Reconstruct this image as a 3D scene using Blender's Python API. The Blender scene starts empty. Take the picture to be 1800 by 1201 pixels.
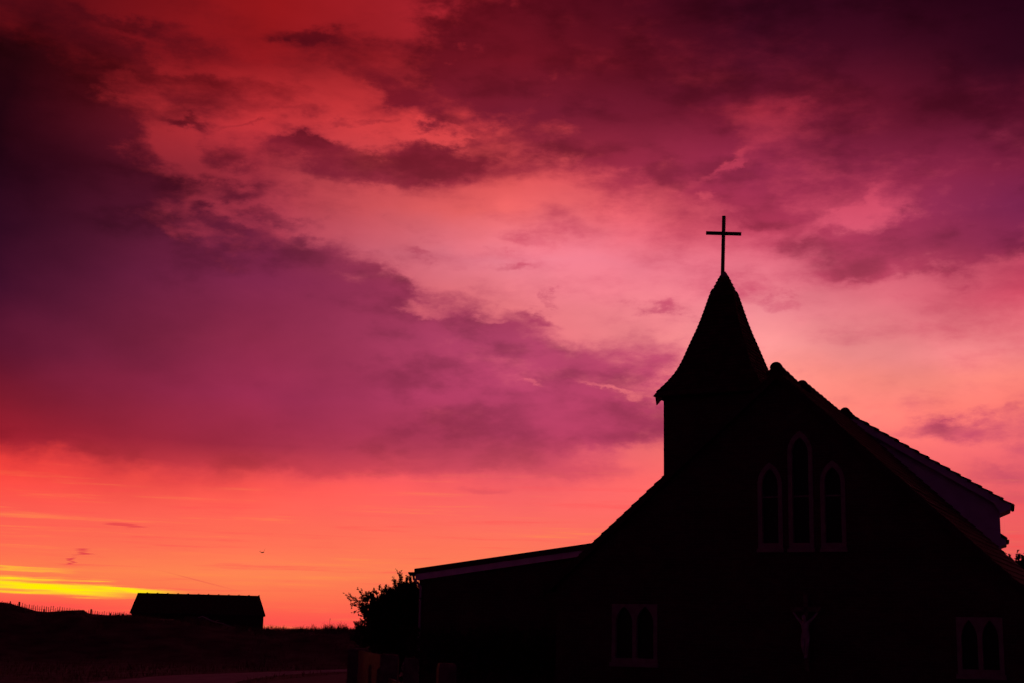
import bpy, bmesh, math, random
import numpy as np
from mathutils import Vector, Matrix

random.seed(7)
rng = np.random.default_rng(7)
C = bpy.context.scene.collection
SC = bpy.context.scene

# ------------------------------------------------------------------ camera
F = 2500.0                                   # focal length in photo pixels (1800 wide)
PITCH = math.atan(517.5 / F)
ROLL = math.radians(1.2)
EYE = Vector((0, 0, 1.6))
RM = Matrix.Rotation(math.pi / 2 + PITCH, 3, 'X') @ Matrix.Rotation(ROLL, 3, 'Z')
cam_d = bpy.data.cameras.new('camera')
cam_d.sensor_width = 36
cam_d.lens = 36 * F / 1800
cam_d.clip_start = 0.1
cam_d.clip_end = 9000
cam = bpy.data.objects.new('camera', cam_d)
cam.matrix_world = Matrix.Translation(EYE) @ RM.to_4x4()
C.objects.link(cam)
SC.camera = cam

def ray(px, py):
    return RM @ Vector(((px - 900) / F, (600.5 - py) / F, -1))
def azel(px, py):
    d = ray(px, py).normalized()
    return math.degrees(math.atan2(d.x, d.y)), math.degrees(math.asin(d.z))
def at_y(px, py, y):
    d = ray(px, py)
    return EYE + d * (y / d.y)
def at_z(px, py, z):
    d = ray(px, py)
    return EYE + d * ((z - EYE.z) / d.z)

SC.view_settings.view_transform = 'Standard'
SC.view_settings.look = 'None'
SC.view_settings.exposure = 0
SC.view_settings.gamma = 1
SC.view_settings.use_curve_mapping = False
SC.cycles.use_denoising = True
SC.cycles.max_bounces = 5
SC.cycles.use_adaptive_sampling = True
SC.cycles.adaptive_threshold = 0.03
SC.cycles.adaptive_min_samples = 8

def lin(c):
    out = []
    for v in c:
        v = v / 255
        out.append(v / 12.92 if v <= 0.04045 else ((v + 0.055) / 1.055) ** 2.4)
    return (*out, 1)

# ------------------------------------------------------------------ world: sunset sky with two cloud decks
W = bpy.data.worlds.new('World')
SC.world = W
W.use_nodes = True
W.cycles.sampling_method = 'MANUAL'
W.cycles.sample_map_resolution = 256
NT = W.node_tree
NT.nodes.clear()
def nd(t, **k):
    n = NT.nodes.new(t)
    for a, b in k.items():
        setattr(n, a, b)
    return n
def put(sock, v):
    if isinstance(v, bpy.types.NodeSocket):
        NT.links.new(v, sock)
    else:
        sock.default_value = v
def mth(op, a, b=None, c=None, clamp=False):
    n = nd('ShaderNodeMath', operation=op, use_clamp=clamp)
    put(n.inputs[0], a)
    if b is not None: put(n.inputs[1], b)
    if c is not None: put(n.inputs[2], c)
    return n.outputs[0]
def vm(op, a, b=None, s=None):
    n = nd('ShaderNodeVectorMath', operation=op)
    put(n.inputs[0], a)
    if b is not None: put(n.inputs[1], b)
    if s is not None: put(n.inputs['Scale'], s)
    return n.outputs['Value'] if op == 'LENGTH' else n.outputs[0]
def mrange(v, a, b, c=0.0, d=1.0, kind='SMOOTHSTEP'):
    n = nd('ShaderNodeMapRange', interpolation_type=kind, clamp=True)
    put(n.inputs[0], v)
    for i, x in enumerate((a, b, c, d)): put(n.inputs[i + 1], x)
    return n.outputs[0]
def mixc(f, a, b, blend='MIX'):
    n = nd('ShaderNodeMix', data_type='RGBA', blend_type=blend)
    put(n.inputs[0], f); put(n.inputs[6], a); put(n.inputs[7], b)
    return n.outputs[2]
def noise(vec, scale, detail, rough=0.5, lac=2.0):
    n = nd('ShaderNodeTexNoise', noise_dimensions='3D')
    put(n.inputs['Vector'], vec); put(n.inputs['Scale'], scale)
    put(n.inputs['Detail'], detail); put(n.inputs['Roughness'], rough); put(n.inputs['Lacunarity'], lac)
    return n

tc = nd('ShaderNodeTexCoord')
D = tc.outputs['Generated']
sep = nd('ShaderNodeSeparateXYZ'); put(sep.inputs[0], D)
AZ = mth('MULTIPLY', mth('ARCTAN2', sep.outputs[0], sep.outputs[1]), 57.29578)
EL = mth('MULTIPLY', mth('ARCSINE', sep.outputs[2]), 57.29578)
cmb = nd('ShaderNodeCombineXYZ'); put(cmb.inputs[0], AZ); put(cmb.inputs[1], EL)
UV = cmb.outputs[0]
DS = vm('MULTIPLY', D, (1.0, 1.0, 1.9))
w1 = noise(DS, 7.0, 8, 0.55)
warp = vm('MULTIPLY', vm('SUBTRACT', w1.outputs['Color'], (0.5, 0.5, 0.5)), (5.0, 3.0, 0.0))
w2 = noise(DS, 24.0, 6, 0.62)
warp2 = vm('MULTIPLY', vm('SUBTRACT', w2.outputs['Color'], (0.5, 0.5, 0.5)), (5.2, 2.8, 0.0))
# calmer, flatter air near the horizon
low = mrange(EL, 3.0, 10.0, 0.12, 1.0)
UVW = vm('ADD', UV, vm('SCALE', vm('ADD', warp, warp2), s=low))
sw = nd('ShaderNodeSeparateXYZ'); put(sw.inputs[0], vm('ADD', UV, vm('SCALE', warp, s=mth('MULTIPLY', low, 0.7))))
AZs, ELs = sw.outputs[0], sw.outputs[1]
E0, E1 = -4.0, 36.0
elf = mth('DIVIDE', mth('SUBTRACT', ELs, E0), E1 - E0)

def column(px, rows):
    r = nd('ShaderNodeValToRGB')
    put(r.inputs[0], elf)
    st = sorted(((azel(px, y)[1] - E0) / (E1 - E0), col) for y, col in rows)
    r.color_ramp.interpolation = 'LINEAR'
    els = r.color_ramp.elements
    while len(els) > 1: els.remove(els[-1])
    els[0].position = st[0][0]; els[0].color = lin(st[0][1])
    for p, col in st[1:]:
        e = els.new(p); e.color = lin(col)
    return r.outputs[0]
def flat(px, rows):
    return column(px, rows)

GAP = {
 0: [(-500,(50,7,22)),(0,(95,14,22)),(100,(112,16,22)),(200,(122,22,28)),(300,(120,25,35)),(400,(122,28,42)),(500,(125,30,45)),(600,(130,30,45)),(700,(170,35,45)),(780,(245,62,55)),(830,(255,72,62)),(900,(255,92,80)),(960,(255,108,80)),(1000,(255,126,76)),(1040,(255,108,76)),(1060,(255,84,72)),(1110,(255,75,70))],
 450: [(-500,(60,8,22)),(0,(156,24,28)),(100,(152,26,32)),(200,(196,50,55)),(300,(160,46,60)),(400,(172,56,76)),(500,(178,56,78)),(600,(190,60,85)),(700,(190,60,85)),(800,(235,75,85)),(850,(255,88,78)),(900,(255,100,84)),(960,(255,114,84)),(1010,(255,134,82)),(1050,(255,118,78)),(1085,(255,90,76)),(1110,(255,78,76))],
 900: [(-500,(60,8,24)),(0,(175,38,50)),(100,(165,38,48)),(200,(222,66,68)),(300,(232,86,88)),(380,(248,108,108)),(460,(232,126,142)),(540,(242,124,132)),(600,(240,114,126)),(700,(225,95,118)),(800,(225,85,105)),(850,(246,95,100)),(900,(252,105,98)),(960,(255,118,90)),(1010,(255,126,86)),(1060,(255,100,80)),(1110,(255,82,76))],
 1350: [(-500,(40,5,22)),(0,(90,16,38)),(100,(112,24,44)),(200,(172,45,64)),(300,(202,66,90)),(400,(216,85,110)),(470,(232,116,134)),(540,(242,140,148)),(600,(250,152,150)),(660,(255,146,134)),(750,(255,132,118)),(850,(250,110,102)),(950,(250,105,96)),(1110,(250,90,85))],
 1800: [(-500,(38,4,20)),(0,(66,10,33)),(100,(82,15,36)),(200,(120,28,55)),(300,(182,60,88)),(400,(196,75,100)),(500,(216,80,104)),(600,(242,130,134)),(660,(252,135,124)),(720,(252,124,114)),(800,(236,100,108)),(880,(236,92,98)),(950,(238,92,90)),(1110,(230,80,80))],
}
CLD = {
 0: [(-500,(34,4,16)),(0,(72,10,20)),(100,(40,5,12)),(200,(33,4,14)),(300,(42,7,23)),(400,(50,11,32)),(500,(64,15,40)),(600,(88,20,45)),(700,(122,25,42)),(770,(155,30,45)),(850,(222,56,58)),(950,(238,78,68)),(1060,(232,62,64))],
 450: [(-500,(36,4,16)),(0,(120,18,25)),(50,(92,14,24)),(150,(125,22,30)),(250,(125,28,45)),(330,(100,24,45)),(430,(110,32,60)),(500,(126,38,72)),(600,(146,44,75)),(700,(156,45,80)),(780,(162,45,68)),(850,(226,70,75)),(950,(242,86,75)),(1060,(236,70,70))],
 900: [(-500,(36,4,18)),(0,(92,13,27)),(100,(112,20,34)),(200,(116,27,47)),(280,(150,40,58)),(350,(178,55,75)),(450,(206,80,104)),(520,(176,62,95)),(600,(181,67,104)),(700,(184,65,103)),(770,(179,61,94)),(830,(206,75,94)),(900,(236,90,94)),(1000,(242,95,84)),(1100,(236,70,70))],
 1350: [(-500,(32,3,18)),(0,(54,8,27)),(100,(74,13,33)),(200,(120,26,50)),(300,(146,41,73)),(400,(176,55,84)),(500,(206,80,108)),(600,(202,80,114)),(700,(190,68,104)),(780,(186,65,100)),(950,(210,75,85)),(1110,(210,65,75))],
 1800: [(-500,(30,3,18)),(0,(40,4,22)),(100,(50,8,27)),(200,(80,14,36)),(300,(126,32,64)),(360,(128,38,78)),(420,(142,42,80)),(500,(196,65,90)),(600,(216,80,100)),(760,(186,70,100)),(830,(190,72,100)),(950,(202,75,85)),(1110,(200,65,75))],
}
SIDE = [(-500,(32,4,18)),(0,(40,6,22)),(300,(56,10,28)),(600,(74,16,34)),(900,(110,28,42)),(1110,(130,36,40))]
BACK = [(-500,(32,5,24)),(0,(36,8,38)),(500,(40,10,46)),(900,(42,11,48)),(1110,(38,9,40))]
def field(tab):
    cols = [(-150, BACK), (-75, SIDE)] + [(azel(x, 560)[0], tab[x]) for x in sorted(tab)] + [(75, SIDE), (150, BACK)]
    out = None
    prev = None
    for az, rows in cols:
        c = column(900, rows) if az in (-150, -75, 75, 150) else column([x for x in tab if tab[x] is rows][0], rows)
        if out is None:
            out = c
        else:
            out = mixc(mrange(AZs, prev, az, kind='LINEAR'), out, c)
        prev = az
    return out
Sgap = field(GAP)
Scld = field(CLD)

# cloud density: banks and wisps, each a soft ellipse in azimuth / elevation, torn by the warp above
acc = None
su = nd('ShaderNodeSeparateXYZ'); put(su.inputs[0], UVW)
def chained():                       # strokes are evaluated in small groups one after another: the running sum rides along as a third coordinate too small to matter
    c = nd('ShaderNodeCombineXYZ'); put(c.inputs[0], su.outputs[0]); put(c.inputs[1], su.outputs[1]); put(c.inputs[2], acc)
    return c.outputs[0]
def stroke(x, y, rx, ry, amp=1.0, ang=0.0, inner=0.35, vec=None):
    global acc
    a, e = azel(x, y)
    k = math.degrees(1 / F)
    m = nd('ShaderNodeMapping', vector_type='TEXTURE')
    put(m.inputs['Vector'], UVW if vec is None else vec)
    m.inputs['Location'].default_value = (a, e, 0)
    m.inputs['Rotation'].default_value = (0, 0, -math.radians(ang))
    m.inputs['Scale'].default_value = (rx * k / math.cos(math.radians(e)), ry * k, 1e6)
    d = vm('LENGTH', m.outputs[0])
    v = mrange(d, 1.0, inner, 0.0, amp)
    if vec is not None:
        return v
    acc = v if acc is None else mth('ADD', acc, v)
STROKES = [
 # great bank on the left and its tail to the right
 (-60, 440, 380, 400, 1.0, -8, .5), (60, 570, 520, 290, .95, 18, .5), (330, 650, 500, 225, .9, 8, .5), (720, 675, 460, 190, .9, 14, .5),
 (1060, 738, 280, 85, .85, 3, .3), (560, 525, 260, 95, .45, 12, .3), (960, 605, 210, 70, .55, 16, .2), (300, 745, 540, 80, .5, 1, .3),
 # upper left
 (60, 190, 260, 130, .75, 30, .3), (210, 120, 330, 120, .38, 12, .1), (190, 28, 100, 26, .4, 12, .1), (250, 105, 110, 34, .4, 8, .1), (210, 250, 200, 100, .5, 38, .2),
 (300, 60, 200, 26, .35, 10, .1), (350, 130, 120, 22, .4, 12, .1), (470, 150, 120, 20, .35, 6, .1), (560, 190, 90, 16, .3, -6, .1), (330, 205, 90, 18, .35, 10, .1), (720, 150, 120, 24, .35, 16, .1), (550, 42, 110, 24, .7, 6, .1), (680, 95, 190, 60, .6, 14, .2), (860, 105, 150, 170, .8, -20, .3), (770, 190, 120, 50, .5, 25, .1),
 (400, 170, 170, 34, .35, 6, .1), (650, 207, 80, 14, .4, -8, .1), (440, 218, 50, 8, .35, -4, .1),
 (660, 282, 280, 56, 1.0, 2, .3), (415, 275, 75, 34, .55, 0, .2), (820, 262, 150, 40, .45, -12, .2), (390, 335, 180, 34, .55, -3, .2),
 (570, 255, 100, 20, .35, -8, .1), (520, 312, 60, 26, .35, 0, .1), (480, 420, 170, 70, .35, 12, .1),
 # upper right
 (360, 435, 240, 95, .6, 18, .2), (860, 90, 150, 140, .3, 0, .2), (1350, 50, 640, 180, .95, 3, .3), (1740, 170, 360, 230, .6, 8, .3), (1090, 205, 290, 120, 1.0, 8, .3), (1290, 320, 380, 130, .62, 8, .2),
 (1640, 260, 340, 120, .6, 4, .2), (1020, 60, 180, 140, .4, 0, .2), (1360, 350, 160, 60, .35, 10, .1),
 (1720, 385, 260, 80, .95, -12, .3), (1540, 440, 270, 66, .65, -4, .2), (1110, 370, 130, 50, .3, 10, .1),
 (1800, 480, 220, 80, .42, 0, .2), (1430, 420, 110, 44, .3, -10, .1), (1240, 430, 160, 50, .25, 6, .1),
 (1000, 290, 260, 60, .4, 6, .2), (1180, 240, 240, 90, .35, 8, .2), (300, 190, 240, 60, .3, 20, .1), (120, 60, 180, 60, .3, 10, .1),
 (600, 492, 190, 55, .5, 10, .2), (1060, 640, 150, 55, .4, 12, .2), (1360, 180, 170, 70, .5, 10, .2), (480, 350, 130, 34, .3, 8, .1), (700, 330, 160, 22, .25, 2, .1),
 # cloudlets in the bright gap
 (375, 388, 60, 34, .45, 6, .1), (500, 388, 85, 20, .45, 8, .1), (515, 428, 48, 17, .45, 0, .1), (720, 406, 85, 22, .42, 4, .1), (770, 430, 70, 18, .3, 6, .1),
 (735, 462, 40, 15, .4, 10, .1), (905, 472, 84, 17, .5, -8, .1), (960, 549, 84, 22, .62, 2, .1), (1165, 522, 56, 23, .65, 4, .1),
 (1390, 518, 64, 20, .4, 12, .1), (965, 512, 36, 11, .4, 8, .1), (1115, 600, 120, 50, .4, 10, .1), (1150, 650, 80, 34, .35, 0, .1),
 (1030, 425, 90, 34, .3, 10, .1), (1320, 490, 90, 20, .3, 20, .1), (940, 430, 60, 14, .25, 4, .1),
 # low on the right and under the bank
 (1690, 768, 190, 36, .7, 6, .1), (1760, 832, 90, 24, .45, 6, .1), (1800, 745, 40, 26, .35, 0, .1), (600, 818, 170, 32, .5, 2, .1),
 (1050, 836, 150, 26, .4, 2, .1), (845, 866, 66, 9, .45, -2, .1), (780, 825, 140, 26, .38, 0, .1), (1790, 872, 80, 16, .3, 4, .1),
 # openings
 (740, 556, 80, 18, -.42, 4, .1), (855, 572, 48, 14, -.4, 0, .1), (905, 680, 24, 13, -.45, 10, .1), (1050, 684, 110, 11, -.45, 10, .1),
 (442, 530, 40, 32, -.32, 20, .1), (410, 685, 36, 14, -.25, 0, .1), (836, 97, 24, 15, -.55, 0, .1), (948, 145, 30, 55, -.5, -20, .1),
 (920, 40, 26, 60, -.5, 0, .1), (1300, 288, 80, 18, -.4, -18, .1), (1385, 215, 75, 26, -.12, 14, .1), (1250, 345, 26, 18, -.45, 0, .1),
 (1500, 375, 110, 26, -.5, -24, .1), (1420, 330, 60, 34, -.2, 10, .1), (1765, 333, 80, 22, -.45, -20, .1), (270, 402, 110, 22, -.3, 10, .1), (650, 560, 60, 10, -.2, 4, .1),
 (790, 232, 80, 14, -.4, -6, .1), (325, 250, 60, 44, -.45, 30, .1), (230, 150, 70, 34, -.25, 0, .1), (350, 310, 30, 30, -.3, 0, .1), (700, 410, 300, 60, -.25, 8, .1),
]
for i, s in enumerate(STROKES):
    if i and i % 6 == 0:
        UVW = chained()
    stroke(*s)
infr = mrange(mth('ABSOLUTE', AZ), 20.0, 34.0)
infr2 = mrange(EL, 24.0, 31.0)
outside = mth('MAXIMUM', infr, infr2)
M = mth('ADD', mth('MULTIPLY', acc, mth('SUBTRACT', 1.0, outside)), mth('MULTIPLY', outside, 0.55))
f1 = noise(vm('MULTIPLY', D, (1.0, 1.0, 2.6)), 16.0, 9, 0.62)
f1c = mth('MULTIPLY', mth('SUBTRACT', f1.outputs['Fac'], 0.5), mth('MULTIPLY', low, 2.3))
Mf = mrange(mth('ADD', M, f1c), -0.15, 1.08)
col = mixc(Mf, Sgap, Scld)
# thicker, darker clumps along the torn margins of the banks
f5 = noise(vm('ADD', vm('MULTIPLY', D, (1.0, 1.0, 2.2)), (3.1, 1.7, 0.4)), 21.0, 6, 0.55)
clump = mth('MULTIPLY', mth('MULTIPLY', mrange(M, 0.35, 0.9), mrange(M, 2.1, 1.1)), mrange(f5.outputs['Fac'], 0.42, 0.68))
col = vm('SCALE', col, s=mth('SUBTRACT', 1.0, mth('MULTIPLY', mth('MULTIPLY', clump, low), 0.32)))
# soft unevenness inside the banks and the glow
f2 = noise(vm('MULTIPLY', D, (1.0, 1.0, 1.8)), 9.0, 6, 0.5)
gain = mth('ADD', 1.0, mth('MULTIPLY', mth('SUBTRACT', f2.outputs['Fac'], 0.5), mth('MULTIPLY', low, 0.75)))
col = vm('SCALE', col, s=gain)
# thin level streaks near the horizon, and the last yellow light
f3 = noise(vm('MULTIPLY', D, (3.0, 3.0, 85.0)), 2.4, 7, 0.68)
stre = mth('MULTIPLY', mth('SUBTRACT', f3.outputs['Fac'], 0.5), mrange(EL, 8.5, 3.5))
col = mixc(mrange(stre, 0.02, 0.24, 0, 0.5), col, lin((255, 148, 74)))
col = mixc(mrange(stre, -0.02, -0.24, 0, 0.6), col, lin((252, 72, 78)))
f4 = noise(vm('MULTIPLY', D, (2.0, 2.0, 50.0)), 4.0, 6, 0.6)
wob = vm('MULTIPLY', vm('SUBTRACT', f4.outputs['Color'], (0.5, 0.5, 0.5)), (4.0, 1.0, 0.0))
UVY = vm('ADD', UV, wob)
ye = stroke(70, 1030, 235, 12, 1.0, 1.5, .1, vec=UVY)
ye = mth('MAXIMUM', ye, stroke(215, 1034, 130, 9, .9, 2.5, .1, vec=UVY))
ye = mth('MAXIMUM', ye, stroke(40, 1003, 110, 5, .35, 1.5, .1, vec=UVY))
col = mixc(ye, col, lin((255, 236, 0)))
wi = stroke(229, 925, 34, 6, .55, 2, .4, vec=UVY)
wi = mth('MAXIMUM', wi, stroke(136, 972, 20, 5, .8, 10, .1, vec=UVY))
wi = mth('MAXIMUM', wi, stroke(350, 1021, 90, 1.6, .3, 13, .1, vec=UV))
wi = mth('MAXIMUM', wi, stroke(140, 985, 11, 6, .8, -25, .1, vec=UVY))
col = mixc(wi, col, lin((220, 50, 70)))
bg = nd('ShaderNodeBackground')
put(bg.inputs['Color'], col)
bg.inputs['Strength'].default_value = 1.0
wo = nd('ShaderNodeOutputWorld')
NT.links.new(bg.outputs[0], wo.inputs['Surface'])

# the sun, almost down, behind the yellow streak on the left
saz, sel = azel(110, 1030)
sd = bpy.data.lights.new('sun', 'SUN')
sd.energy = 0.04
sd.angle = math.radians(3)
sd.color = (1, 0.33, 0.08)
so = bpy.data.objects.new('sun', sd)
dv = ray(110, 1030).normalized()
so.rotation_euler = dv.to_track_quat('Z', 'Y').to_euler()
C.objects.link(so)

# ------------------------------------------------------------------ helpers
def mat(name, base, rough=0.8, var=0.25, scale=6.0, bump=0.0, spec=0.3, base2=None, brick=None, wave=None):
    m = bpy.data.materials.new(name)
    m.use_nodes = True
    t = m.node_tree
    b = t.nodes['Principled BSDF']
    b.inputs['Roughness'].default_value = rough
    b.inputs['Specular IOR Level'].default_value = spec
    co = t.nodes.new('ShaderNodeTexCoord')
    nz = t.nodes.new('ShaderNodeTexNoise')
    nz.inputs['Scale'].default_value = scale; nz.inputs['Detail'].default_value = 6
    t.links.new(co.outputs['Object'], nz.inputs['Vector'])
    rp = t.nodes.new('ShaderNodeValToRGB')
    lo = tuple(c * (1 - var) for c in base); hi = base2 or tuple(min(1, c * (1 + var)) for c in base)
    rp.color_ramp.elements[0].position = 0.3; rp.color_ramp.elements[0].color = (*lo, 1)
    rp.color_ramp.elements[1].position = 0.7; rp.color_ramp.elements[1].color = (*hi, 1)
    t.links.new(nz.outputs['Fac'], rp.inputs[0])
    colr = rp.outputs[0]; hgt = nz.outputs['Fac']
    if brick:
        mp = t.nodes.new('ShaderNodeMapping')
        mp.inputs['Rotation'].default_value = (math.radians(90), 0, 0)
        t.links.new(co.outputs['Object'], mp.inputs['Vector'])
        bt = t.nodes.new('ShaderNodeTexBrick')
        bt.inputs['Scale'].default_value = 1.0
        bt.inputs['Brick Width'].default_value = brick[0]; bt.inputs['Row Height'].default_value = brick[1]
        bt.inputs['Mortar Size'].default_value = brick[2]
        bt.inputs['Mortar'].default_value = (*brick[3], 1)
        t.links.new(mp.outputs[0], bt.inputs['Vector'])
        t.links.new(colr, bt.inputs['Color1'])
        dk = t.nodes.new('ShaderNodeMix'); dk.data_type = 'RGBA'; dk.blend_type = 'MULTIPLY'
        dk.inputs[0].default_value = 1; dk.inputs[7].default_value = (.6, .62, .66, 1)
        t.links.new(colr, dk.inputs[6]); t.links.new(dk.outputs[2], bt.inputs['Color2'])
        colr = bt.outputs['Color']
    t.links.new(colr, b.inputs['Base Color'])
    if bump:
        bp = t.nodes.new('ShaderNodeBump')
        bp.inputs['Strength'].default_value = bump; bp.inputs['Distance'].default_value = 0.02
        t.links.new(hgt, bp.inputs['Height']); t.links.new(bp.outputs[0], b.inputs['Normal'])
    return m
MT = dict(
    brick=mat('brown brick', (.085, .05, .036), .9, .35, 1.2, .3, brick=(.23, .075, .01, (.08, .066, .056))),
    tile=mat('clay roof tile', (.055, .03, .025), .9, .45, 4, .3),
    stone=mat('pale window surround', (.26, .23, .22), .85, .2, 5, .2),
    white=mat('white painted board', (.82, .80, .82), .55, .1, 3, .05),
    render=mat('pale rendered cheek', (.74, .72, .76), .8, .1, 3, .1),
    metal=mat('dark iron', (.03, .03, .032), .5, .3, 20),
    lead=mat('weathered lead', (.22, .22, .24), .5, .3, 8, .1),
    timber=mat('weathered timber', (.14, .11, .09), .9, .4, 9, .5),
    paledrift=mat('bleached driftwood', (.55, .5, .46), .8, .3, 9, .2),
    plastic=mat('pale plastic pipe', (.5, .48, .48), .4, .1, 5),
    felt=mat('roof felt', (.06, .055, .055), .9, .3, 3, .2),
    statue=mat('white stone figure', (.36, .34, .36), .7, .15, 9, .05),
    leaf=mat('shrub leaf', (.05, .065, .03), .6, .5, 3),
    bark=mat('bark', (.09, .065, .05), .95, .4, 14, .5),
    grass=mat('dune grass', (.12, .11, .05), .8, .5, .7),
    ground=mat('rough grass and sand', (.045, .038, .022), .95, .5, .9, .5, base2=(.14, .105, .07)),
    asphalt=mat('worn asphalt', (.34, .31, .3), .9, .25, 1.5, .2),
    gravel=mat('gravel', (.15, .12, .105), .95, .4, 5, .5),
    barn=mat('tarred boards', (.05, .035, .03), .9, .4, 2, .3),
    feather=mat('grey feather', (.2, .19, .19), .8, .2, 9),
)
g = bpy.data.materials.new('dark window glass'); g.use_nodes = True
gb = g.node_tree.nodes['Principled BSDF']
gb.inputs['Base Color'].default_value = (.01, .01, .012, 1); gb.inputs['Roughness'].default_value = .35
gb.inputs['Specular IOR Level'].default_value = .2
gn = g.node_tree.nodes.new('ShaderNodeTexNoise'); gn.inputs['Scale'].default_value = 3
gp = g.node_tree.nodes.new('ShaderNodeBump'); gp.inputs['Strength'].default_value = .1
g.node_tree.links.new(gn.outputs['Fac'], gp.inputs['Height']); g.node_tree.links.new(gp.outputs[0], gb.inputs['Normal'])
MT['glass'] = g

def add(name, verts, faces, m, parent=None, smooth=False):
    me = bpy.data.meshes.new(name)
    me.from_pydata([tuple(v) for v in verts], [], faces)
    bm = bmesh.new(); bm.from_mesh(me)
    bmesh.ops.recalc_face_normals(bm, faces=bm.faces)
    bm.to_mesh(me); bm.free()
    me.materials.append(MT[m])
    if smooth:
        me.polygons.foreach_set('use_smooth', [True] * len(me.polygons))
    o = bpy.data.objects.new(name, me)
    C.objects.link(o)
    o.parent = parent
    return o
def raw(name, verts, faces, m, parent=None):          # many small faces, no normal work
    me = bpy.data.meshes.new(name)
    me.from_pydata(verts, [], faces)
    me.materials.append(MT[m])
    o = bpy.data.objects.new(name, me); C.objects.link(o); o.parent = parent
    return o
def empty(name, loc, rz=0):
    o = bpy.data.objects.new(name, None); C.objects.link(o)
    o.location = loc; o.rotation_euler = (0, 0, rz); o.empty_display_size = .3
    return o
def tag(o, label=None, cat=None, group=None, kind=None):
    if label: o['label'] = label
    if cat: o['category'] = cat
    if group: o['group'] = group
    if kind: o['kind'] = kind
    return o
class MB:
    def __init__(self): self.v = []; self.f = []
    def hexa(self, p):                                 # 8 points: bottom 4, top 4
        n = len(self.v); self.v += [tuple(q) for q in p]
        self.f += [tuple(n + i for i in f) for f in ((0,3,2,1),(4,5,6,7),(0,1,5,4),(1,2,6,5),(2,3,7,6),(3,0,4,7))]
        return self
    def box(self, x0, x1, y0, y1, z0, z1):
        return self.hexa([(x0,y0,z0),(x1,y0,z0),(x1,y1,z0),(x0,y1,z0),(x0,y0,z1),(x1,y0,z1),(x1,y1,z1),(x0,y1,z1)])
    def prism(self, poly, y0, y1, skew=0.0):           # polygon in x,z extruded along y
        n = len(self.v); k = len(poly)
        self.v += [(x, y0, z) for x, z in poly] + [(x + skew*(y1-y0), y1, z) for x, z in poly]
        self.f += [tuple(range(n, n + k)), tuple(range(n + 2*k - 1, n + k - 1, -1))]
        self.f += [(n + i, n + (i+1) % k, n + k + (i+1) % k, n + k + i) for i in range(k)]
        return self
    def bar(self, a, b, w, h, up=(0,0,1)):             # box from a to b
        a, b = Vector(a), Vector(b); d = (b - a).normalized()
        s = d.cross(Vector(up))
        s = s.normalized() if s.length > 1e-6 else Vector((1, 0, 0))
        u = s.cross(d)
        q = [a - s*w/2 - u*h/2, a + s*w/2 - u*h/2, a + s*w/2 + u*h/2, a - s*w/2 + u*h/2]
        return self.hexa(q + [p + (b - a) for p in q])
    def tube(self, pts, rad, seg=8, caps=True):
        pts = [Vector(p) for p in pts]; n0 = len(self.v)
        for i, p in enumerate(pts):
            d = (pts[min(i+1, len(pts)-1)] - pts[max(i-1, 0)]).normalized()
            s = d.cross(Vector((0.123, 0.31, 0.94))).normalized(); u = s.cross(d)
            r = rad[i] if hasattr(rad, '__len__') else rad
            for k in range(seg):
                a = 2 * math.pi * k / seg
                self.v.append(tuple(p + s * math.cos(a) * r + u * math.sin(a) * r))
        for i in range(len(pts) - 1):
            for k in range(seg):
                a = n0 + i*seg + k; b = n0 + i*seg + (k+1) % seg
                self.f.append((a, b, b + seg, a + seg))
        if caps:
            self.f.append(tuple(n0 + k for k in range(seg)))
            self.f.append(tuple(n0 + (len(pts)-1)*seg + k for k in range(seg-1, -1, -1)))
        return self
    def build(self, name, m, parent=None, smooth=False):
        return add(name, self.v, self.f, m, parent, smooth)

# ------------------------------------------------------------------ ground
def sstep(a, b, x):
    t = np.clip((x - a) / (b - a), 0, 1); return t * t * (3 - 2 * t)
CREST_Y = 80.0
cp = [(-900, 1010), (-300, 1035), (0, 1059), (17, 1061), (33, 1066), (53, 1071), (65, 1075), (85, 1076), (115, 1074.5), (147, 1072.5), (153, 1079), (167, 1080.5),
      (227, 1083), (290, 1088), (350, 1094), (420, 1103), (466, 1107), (500, 1108), (530, 1106), (560, 1108.5), (600, 1107), (640, 1108), (760, 1108), (1000, 1112), (1400, 1120), (1800, 1128), (2600, 1144)]
cxy = [at_y(px, py, CREST_Y) for px, py in cp]
CX = np.array([p.x for p in cxy]); CZ = np.array([p.z for p in cxy])
def hills(x, y):
    return (np.sin(x*.9 + 1.3*np.sin(y*.37)) * np.sin(y*.8 + .7*np.sin(x*.5)) * .5 + np.sin(x*2.1 + y*1.3) * .25)
def terrain(x, y):
    x = np.asarray(x, float); y = np.asarray(y, float)
    zc = np.interp(x * CREST_Y / np.maximum(y, 40), CX, CZ)
    up = sstep(65, CREST_Y, y)
    dn = 1 - sstep(CREST_Y, 112, y)
    far = 1.15 * (1 - sstep(250, 700, y)) * sstep(CREST_Y, 112, y)
    z = zc * up * dn + far
    z = z + hills(x, y) * .12 * sstep(64, 69, y) * (1 - sstep(77, 79.5, y)) + hills(x, y) * .05 * sstep(82, 90, y) * (1 - sstep(140, 200, y))
    return z
xs = np.unique(np.concatenate([np.linspace(-4000, -120, 14), np.linspace(-120, -34, 44), np.linspace(-34, 10, 221), np.linspace(10, 120, 56), np.linspace(120, 4000, 14)]))
ys = np.unique(np.concatenate([np.linspace(-600, -20, 8), np.linspace(-20, 60, 21), np.linspace(60, 90, 76), np.linspace(90, 200, 56), np.linspace(200, 800, 20), np.linspace(800, 7000, 10)]))
GX, GY = np.meshgrid(xs, ys)
GZ = terrain(GX, GY)
nx, ny = len(xs), len(ys)
gv = np.stack([GX, GY, GZ], -1).reshape(-1, 3)
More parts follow.
